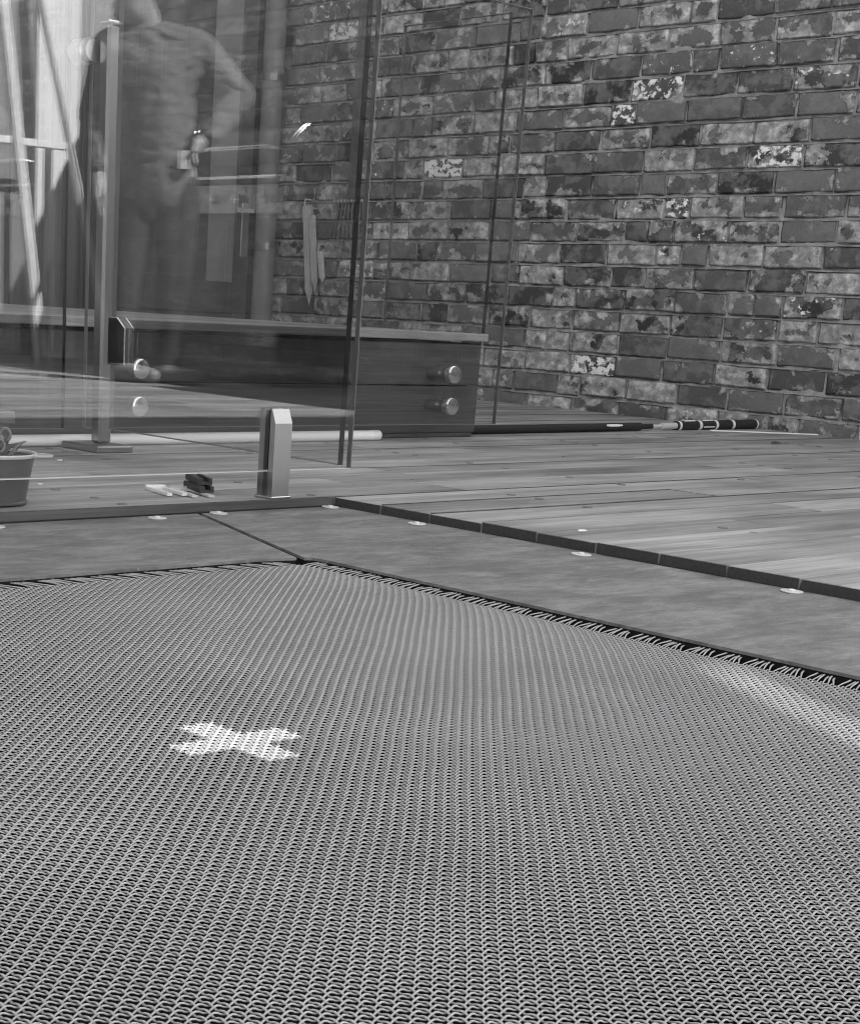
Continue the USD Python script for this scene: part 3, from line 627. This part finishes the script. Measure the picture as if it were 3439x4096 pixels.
for k in range(10):
    y0 = 5.79 - k * 0.0225
    obj("tine", tube([(WALLX - 0.03, y0, 0.818), (WALLX - 0.035, 5.69 + (y0 - 5.69) * 1.15, 0.7), (WALLX - 0.03, 5.69 + (y0 - 5.69) * 1.35, 0.58), (WALLX - 0.015, 5.69 + (y0 - 5.69) * 1.38, 0.565)], 0.0018, 5), "steel", rk, world=True)
    obj("rivet", cyl((WALLX - 0.036, y0, 0.8195), (WALLX - 0.041, y0, 0.8195), 0.0065, 8), "zinc", rk, world=True)
obj("handle", beam((WALLX - 0.03, 5.69, 0.825), (WALLX - 0.03, 5.69, 1.75), 0.026, 0.026, up=(1, 0, 0)), "edge_wood", rk, world=True)

# ------------------------------------------------------------------ loose things on the deck
pipe = thing("plastic_pipe", "white plastic pipe lying on the deck along the platform foot", "pipe", (2.2, 3.292, 0.0145))
pm = lathe([[0.0105, 0], [0.0138, 0], [0.0142, 0.002], [0.0142, 2.575], [0.0136, 2.579], [0.0105, 2.58]], 24, (0.70, 3.292, 0.0143), axis=(1, 0, 0))
obj("tube", pm, "pvc", pipe, smooth=40, world=True)
obj("end_cap", lathe([[0, 0], [0.0136, 0], [0.0145, 0.002], [0.0146, 0.028], [0.0125, 0.034], [0.008, 0.037], [0, 0.038]], 24, (3.25, 3.292, 0.0147), axis=(1, 0, 0)), "white_plastic", pipe, smooth=40, world=True)

# black pole with white bands lying along the foot of the wall
pole = thing("banded_pole", "black pole with white bands and fittings lying against the foot of the bricks", "pole", (4.6, 3.43, 0.014))
A = np.array([3.70, 3.413, 0.014]); Bp = np.array([5.40, 3.455, 0.016]); D = Bp - A
def along(f): return A + D * f
L_ = np.linalg.norm(D)
def seg(f0, f1, r0, r1=None, n=20): return cyl(along(f0), along(f1), r0, n, r1)
obj("shaft", seg(0, 0.572, 0.0135), "black_plastic", pole, smooth=40, world=True)
obj("adaptor", seg(0.572, 0.612, 0.0085), "black_rubber", pole, smooth=40, world=True)
obj("sleeve", seg(0.605, 0.648, 0.0062), "grey_plastic", pole, smooth=40, world=True)
obj("coupling", seg(0.645, 0.695, 0.0112), "grey_plastic", pole, smooth=40, world=True)
obj("grip", seg(0.695, 0.994, 0.0165, 0.0185, 24), "black_plastic", pole, smooth=40, world=True)
for f, wd in ((0.703, 0.012), (0.775, 0.016), (0.835, 0.014), (0.898, 0.014), (0.99, 0.007)):
    rr = 0.0165 + (f - 0.695) / 0.3 * 0.002 + 0.0009
    obj("white_band", cyl(along(f - wd / 2 / L_), along(f + wd / 2 / L_), rr, 24), "white_plastic", pole, smooth=40, world=True)
for f0, f1, dy, dz in ((0.722, 0.76, -0.003, 0.0158), (0.785, 0.825, -0.0145, -0.004), (0.79, 0.825, -0.003, 0.0162)):
    o_ = np.array([0, dy, dz])
    obj("white_stripe", cyl(along(f0) + o_, along(f1) + o_, 0.0032, 10), "white_plastic", pole, smooth=40, world=True)
obj("shaft_sticker", hull([along(f) + np.array([0, -0.0133 * math.cos(a), 0.0133 * math.sin(a)]) * (1.03) for f in (0.453, 0.47, 0.49, 0.505) for a in ((0.35, 0.75) if f in (0.453, 0.505) else (0.2, 0.9))]), "white_plastic", pole, world=True)  # gleam on the black shaft, put in as a white patch
stick = obj("wood_sliver", hull([(5.02 + f * 0.36, 3.39 - f * 0.20 + w, 0.0015 + h) for f in (0, 1) for w in (-0.004, 0.004) for h in (0, 0.004)]), "trim_white", label="thin pale sliver of wood on the deck under the banded pole's end", cat="wood sliver")

lf = thing("fallen_leaf", "small dark curled leaf lying on the deck near the brick wall", "leaf", (4.78, 2.975, 0.0))
m = hull([(-0.04, -0.006, 0.001), (-0.02, 0.008, 0.006), (0.01, 0.006, 0.008), (0.03, -0.004, 0.002), (0.0, -0.010, 0.001), (-0.02, -0.008, 0.009)])
obj("blade", m, "pot_dark", lf)
obj("stalk", tube([(0.028, -0.004, 0.003), (0.05, -0.002, 0.004), (0.085, 0.012, 0.002)], 0.0016, 6), "leaf_dry", lf)
for n_, (x, y, s, lab) in enumerate(((2.279, 1.772, 0.011, "small pale chip on the bare boards right of the pit corner"), (2.016, 2.995, 0.006, "tiny pale chip on the boards left of the post's base plate"), (1.72, 2.62, 0.005, "tiny pale chip on the boards behind the plant pot"))):
    a = rng.uniform(0, 6)
    obj("paint_chip", hull([(x + s * math.cos(a + t) * (0.7 + 0.5 * rng.random()), y + s * math.sin(a + t) * 0.6, zz) for t in np.linspace(0, 5.3, 6) for zz in (0.0012, 0.0035)]), "trim_white", label=lab, cat="chip")

# grooved black rubber blocks and pale setting shims by the spigot
def shim(name, m, loc, rz, label, cat, L=0.075, W=0.042, H=0.006, arm=0.011):
    t = thing(name, label, cat, loc, rz)
    poly = Polygon([(-L / 2, -W / 2), (L / 2, -W / 2), (L / 2, -W / 2 + arm), (-L / 2 + arm * 1.3, -W / 2 + arm), (-L / 2 + arm * 1.3, W / 2 - arm), (L / 2, W / 2 - arm), (L / 2, W / 2), (-L / 2, W / 2)])
    obj("body", extr(poly, H, 0.0008), m, t)
    obj("lip", extr(Polygon([(-L / 2 - 0.003, -W / 2), (-L / 2 + 0.003, -W / 2), (-L / 2 + 0.003, W / 2), (-L / 2 - 0.003, W / 2)]), H + 0.003, 0.001), m, t)
    return t
shim("setting_shim", "white_plastic", (1.888, 2.447, 0), -104, "pale U-shaped plastic shim leftmost beside the black rubber blocks", "shim", L=0.105, W=0.04, H=0.0055, arm=0.010)
shim("setting_shim", "grey_plastic", (1.927, 2.418, 0), -106, "flatter grey U-shaped shim partly under the black rubber blocks", "shim", L=0.115, W=0.045, H=0.0038, arm=0.012)
def block(loc, rz, tilt, label):
    t = thing("rubber_block", label, "rubber block", loc, rz)
    prof = [(-0.0145, 0), (0.0145, 0), (0.0145, 0.0115), (0.008, 0.0115), (0.008, 0.0045), (-0.003, 0.0045), (-0.003, 0.0115), (-0.0145, 0.0115)]
    m = extr(Polygon(prof), 0.1); m.apply_transform(trimesh.transformations.rotation_matrix(math.pi / 2, [1, 0, 0])); m.apply_translation([0, 0.05, 0])
    m.apply_transform(trimesh.transformations.rotation_matrix(tilt, [0, 1, 0])); obj("channel", m, "black_rubber", t)
    r = box(-0.0138, 0.0138, -0.049, -0.046, 0.0005, 0.0042); r.apply_transform(trimesh.transformations.rotation_matrix(tilt, [0, 1, 0])); obj("end_web", r, "black_rubber", t)
block((1.958, 2.437, 0.0052), -21, 0.0, "grooved black rubber block lying on the grey shim, lower of the pair")
block((1.972, 2.455, 0.0172), -25, 0.0, "grooved black rubber block stacked askew on the other one")

# plant pot at the left edge
pc = np.array([1.486, 2.417, 0])
pot = thing("plant_pot", "grey plastic plant pot with a curling succulent at the left edge", "plant pot", pc)
obj("pot_body", lathe([[0, 0.001], [0.060, 0.001], [0.0625, 0.003], [0.063, 0.006], [0.0605, 0.008], [0.0745, 0.082], [0.0725, 0.083], [0.0715, 0.07], [0, 0.07]], 48), "pot_plastic", pot, smooth=40)
rm = obj("rim", lathe([[0.0745, 0.0805], [0.0795, 0.0815], [0.0805, 0.0855], [0.0785, 0.0875], [0.0735, 0.0865], [0.0735, 0.082]], 48), "grey_plastic", pot, smooth=40)
rv = np.array([RIGHT[0], RIGHT[1], 0]); rv /= np.linalg.norm(rv); fv = np.array([-rv[1], rv[0], 0])
lp = [rv * (0.079 + 0.026 * math.sin(t)) + fv * 0.022 * math.cos(t) + np.array([0, 0, 0.0845]) for t in np.linspace(0, math.pi, 14)]
obj("lug_handle", tube(lp, 0.0021, 8), "grey_plastic", pot, smooth=40)
obj("soil", lathe([[0, 0.079], [0.03, 0.081], [0.0715, 0.077], [0.0715, 0.074], [0, 0.074]], 32), "soil", pot)
_pr = np.random.default_rng(5)
for k in range(26):
    a = _pr.uniform(0, 2 * np.pi); r0 = _pr.uniform(0.0, 0.045); base = np.array([r0 * math.cos(a), r0 * math.sin(a), 0.078])
    out = np.array([math.cos(a + _pr.normal(0, 0.5)), math.sin(a + _pr.normal(0, 0.5)), 0]); L = _pr.uniform(0.03, 0.06); up = _pr.uniform(0.5, 1.2)
    pts = [base + out * L * (f * 0.7) + np.array([0, 0, L * up * (f - 0.45 * f * f)]) for f in np.linspace(0, 1, 7)]
    obj("leaf", tube(pts, np.interp(np.linspace(0, 1, 7), [0, 0.4, 1], [0.0028, 0.0042, 0.0007]), 6), "leaf", pot, smooth=True)
for k, (rr, fr, zz) in enumerate(((0.028, -0.02, 0.118), (0.012, 0.01, 0.104), (0.02, -0.035, 0.1))):
    c = rv * rr + fv * fr + np.array([0, 0, zz]); lp = [c + 0.0085 * (rv * math.cos(t) + np.array([0, 0, 1.25]) * math.sin(t)) for t in np.linspace(-1.4, 4.4, 18)]
    obj("curled_leaf", tube(lp, np.linspace(0.0026, 0.0016, 18), 6), "leaf", pot, smooth=True)
    obj("stem", tube([rv * rr * 0.5 + fv * fr * 0.5 + np.array([0, 0, 0.078]), rv * rr * 0.9 + fv * fr + np.array([0, 0, zz - 0.016]), c + 0.0085 * (rv * math.cos(-1.4) + np.array([0, 0, 1.25]) * math.sin(-1.4))], 0.0022, 6), "leaf", pot, smooth=True)
# dark trough behind it
tb = thing("planter_box", "dark planter box with a pale rim behind the plant pot", "planter", (1.525, 2.62, 0))
obj("body", hull([(x, yy, zz) for (zz, e) in ((0.001, 0.008), (0.118, 0.0)) for x in (1.370 + e, 1.622 - e) for yy in (2.57 + e, 2.70 - e)]), "pot_dark", tb, world=True)
for (x0, x1, y0, y1) in ((1.362, 1.628, 2.562, 2.574), (1.362, 1.628, 2.696, 2.708), (1.362, 1.374, 2.5745, 2.6955), (1.616, 1.628, 2.5745, 2.6955)):
    obj("rim", cbox(x0, x1, y0, y1, 0.1185, 0.142, 0.0025), "pot_plastic", tb, world=True)
obj("soil", box(1.375, 1.615, 2.575, 2.695, 0.1185, 0.128), "soil", tb, world=True)

# ------------------------------------------------------------------ behind the camera's right: what the glass mirrors
hs = thing("house_rear_wall", "pale rendered rear wall of the house with a grey door, seen mirrored in the glass", "house", (2.0, HOUSEY, 0))
obj("wall", box(-2.5, WALLX + 0.2, HOUSEY - 0.3, HOUSEY - 0.02, -0.3, 2.45), "render_wall", hs, world=True)
obj("upper_cladding", box(-2.5, WALLX + 0.2, HOUSEY - 0.28, HOUSEY - 0.03, 2.452, 6.2), "clad_wood", hs, world=True)  # unseen dark storey, added to block low sky
obj("brick_pier", cbox(4.2, 4.66, HOUSEY - 0.02, HOUSEY + 0.06, 0, 2.44, 0.004), "door_grey", hs, world=True)
dr = obj("door", cbox(4.71, 4.96, HOUSEY - 0.018, HOUSEY + 0.01, 0.03, 2.1, 0.003), "trim_white", hs, world=True)
obj("window", box(2.6, 3.9, HOUSEY - 0.018, HOUSEY + 0.0, 0.9, 2.1), "window_dark", hs, world=True)
obj("window_frame", cat_([box(2.54, 2.595, HOUSEY - 0.018, HOUSEY + 0.02, 0.85, 2.15), box(3.905, 3.96, HOUSEY - 0.018, HOUSEY + 0.02, 0.85, 2.15), box(2.595, 3.905, HOUSEY - 0.018, HOUSEY + 0.02, 0.85, 0.895), box(2.595, 3.905, HOUSEY - 0.018, HOUSEY + 0.02, 2.105, 2.15)]), "trim_white", hs, world=True)
rl = thing("white_handrail", "short white handrail on two posts in front of the house wall", "handrail", (4.2, HOUSEY + 0.26, 0))
obj("rail", cbox(3.6, 4.71, HOUSEY + 0.24, HOUSEY + 0.28, 1.012, 1.045, 0.003), "trim_white", rl, world=True)
for x in (3.7, 4.6): obj("upright", box(x, x + 0.03, HOUSEY + 0.245, HOUSEY + 0.275, 0.0005, 1.0118), "steel_dark", rl, world=True)
for (a, b, lab) in (((4.60, HOUSEY + 0.1, 1.9), (4.92, HOUSEY + 0.42, 0.012), "pale timber prop leaning on the house wall, nearer the pier"), ((4.42, HOUSEY + 0.1, 1.9), (4.44, HOUSEY + 0.5, 0.012), "pale timber prop leaning on the house wall in front of the pier")):
    t = thing("timber_prop", lab, "prop", b); obj("shaft", beam(a, b, 0.05, 0.03), "pole_wood", t, world=True); obj("end_plate", beam(b, np.array(b) + (np.array(a) - b) * 0.02, 0.052, 0.032), "steel_dark", t, world=True)

# barbecue against the wall
bb = thing("barbecue", "dark hooded barbecue with steel handles against the brick wall", "barbecue", (5.05, -1.15, 0))
bx0, bx1, by0, by1 = 4.83, 5.36, -1.62, -0.86
obj("cabinet", cbox(bx0 + 0.03, bx1, by0, by1, 0.06, 0.72, 0.005), "bbq_black", bb, world=True)
for k in (0, 1):
    ya = by0 + 0.01 + k * 0.375; d_ = obj("door", cbox(bx0 + 0.012, bx0 + 0.029, ya, ya + 0.365, 0.08, 0.68, 0.003), "bbq_black", bb, world=True)
    hy = by0 + 0.335 + k * 0.075
    obj("handle", cat_([cbox(bx0 - 0.012, bx0 + 0.0, hy, hy + 0.022, 0.42, 0.66, 0.003), box(bx0 - 0.001, bx0 + 0.0125, hy + 0.005, hy + 0.017, 0.44, 0.45), box(bx0 - 0.001, bx0 + 0.0125, hy + 0.005, hy + 0.017, 0.63, 0.64)]), "bbq_dark_metal", d_, world=True)
obj("fascia", cbox(bx0, bx1, by0 - 0.01, by1 + 0.01, 0.722, 0.85, 0.006), "bbq_steel", bb, world=True)
for k in range(4):
    obj("knob", lathe([[0, 0], [0.024, 0], [0.02, 0.025], [0, 0.027]], 20, (bx0 - 0.0005, by0 + 0.12 + 0.175 * k, 0.785), axis=(-1, 0, 0)), "chrome", bb, smooth=40, world=True)
hp = Polygon([(0, 0)] + [(0.265 - 0.265 * math.cos(t), 0.04 + 0.23 * math.sin(t)) for t in np.linspace(0, math.pi, 20)] + [(0.53, 0)])
hm = extr(hp, by1 - by0); hm.apply_transform(np.array([[1, 0, 0, bx0], [0, 0, 1, by0], [0, 1, 0, 0.852], [0, 0, 0, 1.0]])); hm.invert()
hd = obj("hood", hm, "bbq_black", bb, smooth=40, world=True)
obj("hood_handle", tube([(bx0 + 0.02, by0 + 0.08, 0.98), (bx0 - 0.035, by0 + 0.08, 0.99), (bx0 - 0.035, by1 - 0.08, 0.99), (bx0 + 0.02, by1 - 0.08, 0.98)], 0.011, 10), "chrome", hd, smooth=40, world=True)
for yy in (by0 + 0.004, by1 - 0.004):
    obj("hood_trim", tube([(bx0 + 0.265 - 0.272 * math.cos(t), yy, 0.892 + 0.237 * math.sin(t)) for t in np.linspace(0, math.pi, 18)], 0.008, 8), "chrome", hd, smooth=40, world=True)
obj("hood_trim", tube([(bx0 - 0.006, by0, 0.875), (bx0 - 0.006, by1, 0.875)], 0.009, 8), "chrome", hd, smooth=40, world=True)
obj("side_shelf", cbox(bx0 + 0.02, bx1, by1 + 0.02, by1 + 0.34, 0.80, 0.83, 0.004), "bbq_steel", bb, world=True)
for x in (bx0 + 0.06, bx1 - 0.06):
    for y in (by0 + 0.06, by1 - 0.06): obj("castor", cyl((x - 0.012, y, 0.03), (x + 0.012, y, 0.03), 0.03, 16), "black_rubber", bb, smooth=40, world=True)

# person standing on the sunny deck, mirrored in the glass
def skin(joints, bones, edge=0.02, it=6):
    tot = None
    def ball(p, r):
        s = trimesh.creation.icosphere(2, r); return s.vertices + p
    parts = []
    for a, b in bones:
        pa, ra = joints[a]; pb, rb = joints[b]
        h = trimesh.convex.convex_hull(np.vstack([ball(np.asarray(pa, float), ra), ball(np.asarray(pb, float), rb)]))
        parts.append(m3.Manifold(m3.Mesh(np.asarray(h.vertices, np.float32), np.asarray(h.faces, np.uint32))))
    tot = parts[0]
    for q in parts[1:]: tot = tot + q
    tot = tot.refine_to_length(edge); me = tot.to_mesh()
    t = trimesh.Trimesh(me.vert_properties[:, :3], me.tri_verts, process=True)
    trimesh.smoothing.filter_taubin(t, iterations=it); return t
# local frame: s = sideways (towards +x in the mirrored picture), d = depth away from the glass, z up
S_ = np.array([0.77, 0.64, 0]); D_ = np.array([0.63, -0.77, 0]); FOOT = np.array([4.36, -1.05, 0.0])
def W(s, d, z): return FOOT + S_ * s + D_ * d + np.array([0, 0, z])
per = thing("person", "person in a loose grey sweater and dark trousers mirrored in the glass, hand on hip", "person", FOOT)
J = {"head": (W(-.15, .0, 1.53), .088), "jaw": (W(-.165, -.03, 1.46), .062), "neck": (W(-.11, .02, 1.37), .055), "chest": (W(-.06, .03, 1.2), .09), "pel": (W(-.05, .02, .86), .09),
     "shR": (W(.10, .02, 1.33), .05), "elR": (W(.27, .06, 1.17), .038), "wrR": (W(.15, -.07, .99), .028), "paR": (W(.11, -.09, .955), .030),
     "shL": (W(-.25, .02, 1.33), .05), "elL": (W(-.31, .04, 1.06), .036), "wrL": (W(-.29, -.05, .84), .027), "paL": (W(-.285, -.07, .77), .030),
     "hiR": (W(.03, .02, .84), .085), "knR": (W(.035, -.01, .46), .055), "anR": (W(.0, .03, .08), .04), "hiL": (W(-.13, .02, .84), .085), "knL": (W(-.16, -.01, .46), .055), "anL": (W(-.19, .03, .08), .04)}
B_ = [("head", "jaw"), ("head", "neck"), ("neck", "chest"), ("neck", "shR"), ("neck", "shL"), ("shR", "chest"), ("shL", "chest"), ("chest", "pel"), ("shR", "elR"), ("elR", "wrR"), ("wrR", "paR"), ("shL", "elL"), ("elL", "wrL"), ("wrL", "paL"),
      ("pel", "hiR"), ("pel", "hiL"), ("hiR", "knR"), ("knR", "anR"), ("hiL", "knL"), ("knL", "anL")]
for h, (pb, dr_) in {"R": (np.array(J["paR"][0]), np.array([-0.35, 0.1, -0.75])), "L": (np.array(J["paL"][0]), np.array([0.03, -0.05, -1.0]))}.items():
    for k, ln in enumerate((0.062, 0.07, 0.066, 0.052)):
        o2 = D_ * (k - 1.5) * 0.017; b1 = pb + o2 + dr_ * 0.03
        J[f"f{h}{k}a"] = (b1, .0092); J[f"f{h}{k}b"] = (b1 + dr_ * ln * 0.55 + S_ * 0.006, .0085); J[f"f{h}{k}c"] = (b1 + dr_ * ln + S_ * 0.018, .0075)
        B_ += [("pa" + h, f"f{h}{k}a"), (f"f{h}{k}a", f"f{h}{k}b"), (f"f{h}{k}b", f"f{h}{k}c")]
    J[f"t{h}a"] = (pb - D_ * 0.03 + np.array([0, 0, 0.01]), .0105); J[f"t{h}b"] = (pb - D_ * 0.052 + dr_ * 0.035, .009); B_ += [("pa" + h, f"t{h}a"), (f"t{h}a", f"t{h}b")]
# face: nose, brow, ears (looking along -s)
J["nose0"] = (W(-.235, -.025, 1.535), .012); J["nose1"] = (W(-.252, -.028, 1.505), .012); J["brow"] = (W(-.225, -.02, 1.56), .025); J["chin"] = (W(-.225, -.035, 1.435), .022); J["lip"] = (W(-.243, -.03, 1.468), .011)
J["earA"] = (W(-.135, -.09, 1.53), .018); J["earB"] = (W(-.135, .085, 1.53), .018)
B_ += [("brow", "nose0"), ("nose0", "nose1"), ("head", "brow"), ("jaw", "chin"), ("head", "nose0"), ("jaw", "lip"), ("head", "earA"), ("head", "earB")]
obj("body", skin(J, B_, 0.014, 5), "skin", per, smooth=True, world=True)
for e in (-.062, -.0): obj("eye", trimesh.Trimesh(trimesh.creation.icosphere(2, .011).vertices + W(-.236, e + .005, 1.53), trimesh.creation.icosphere(2, .011).faces), "hair", per, smooth=True, world=True)
CJ = {"n": (W(-.11, .02, 1.365), .075), "c": (W(-.055, .02, 1.2), .15), "w": (W(-.05, .02, .98), .155), "h": (W(-.045, .02, .80), .15), "cL": (W(-.15, .02, 1.2), .11), "wL": (W(-.15, .02, .95), .12), "hL": (W(-.14, .02, .80), .115),
      "sR": (W(.10, .02, 1.325), .078), "eR": (W(.275, .06, 1.165), .064), "kR": (W(.165, -.06, 1.005), .046), "sL": (W(-.25, .02, 1.32), .078), "eL": (W(-.32, .04, 1.06), .064), "kL": (W(-.295, -.045, .87), .046)}
_sw = skin(CJ, [("n", "c"), ("n", "sR"), ("n", "sL"), ("sR", "c"), ("sL", "c"), ("c", "w"), ("w", "h"), ("cL", "wL"), ("wL", "hL"), ("c", "cL"), ("h", "hL"), ("w", "wL"), ("sL", "cL"), ("sR", "eR"), ("eR", "kR"), ("sL", "eL"), ("eL", "kL")], 0.013, 6)
_n = _sw.vertex_normals.copy(); _q = _sw.vertices * np.array([14, 14, 34])
_sw.vertices += _n * ((np.abs(fbm(_q, 3, 9) - 0.5) * -0.042) + 0.005)[:, None]
obj("sweater", _sw, "sweater", per, smooth=True, world=True)
TJ = {"p": (W(-.05, .02, .80), .115), "hR": (W(.03, .02, .78), .105), "kR": (W(.035, -.01, .46), .078), "aR": (W(.0, .03, .12), .06), "hL": (W(-.13, .02, .78), .105), "kL": (W(-.16, -.01, .46), .078), "aL": (W(-.19, .03, .12), .06)}
obj("trousers", skin(TJ, [("p", "hR"), ("p", "hL"), ("hR", "kR"), ("kR", "aR"), ("hL", "kL"), ("kL", "aL")], 0.02, 5), "trousers", per, smooth=True, world=True)
obj("hair", skin({"a": (W(-.125, .0, 1.565), .092), "b": (W(-.09, .03, 1.51), .075), "c": (W(-.16, .0, 1.585), .075)}, [("a", "b"), ("a", "c")], 0.015, 3), "hair", per, smooth=True, world=True)
for s0 in (0.0, -.19):
    sh = skin({"h": (W(s0 - .01, .04, .042), .041), "m": (W(s0 + .06, -.0, .040), .039), "t": (W(s0 + .15, -.04, .033), .032)}, [("h", "m"), ("m", "t")], 0.012, 3)
    sh.vertices[:, 2] = np.maximum(sh.vertices[:, 2], 0.003)
    obj("shoe", sh, "shoe", per, smooth=True, world=True)
obj("pocket_card", hull([W(s, -.145 + q, z) for s in (.045, .085) for z in (.86, .93) for q in (0, .004)]), "trim_white", per, world=True, label="white card tucked at the hip")
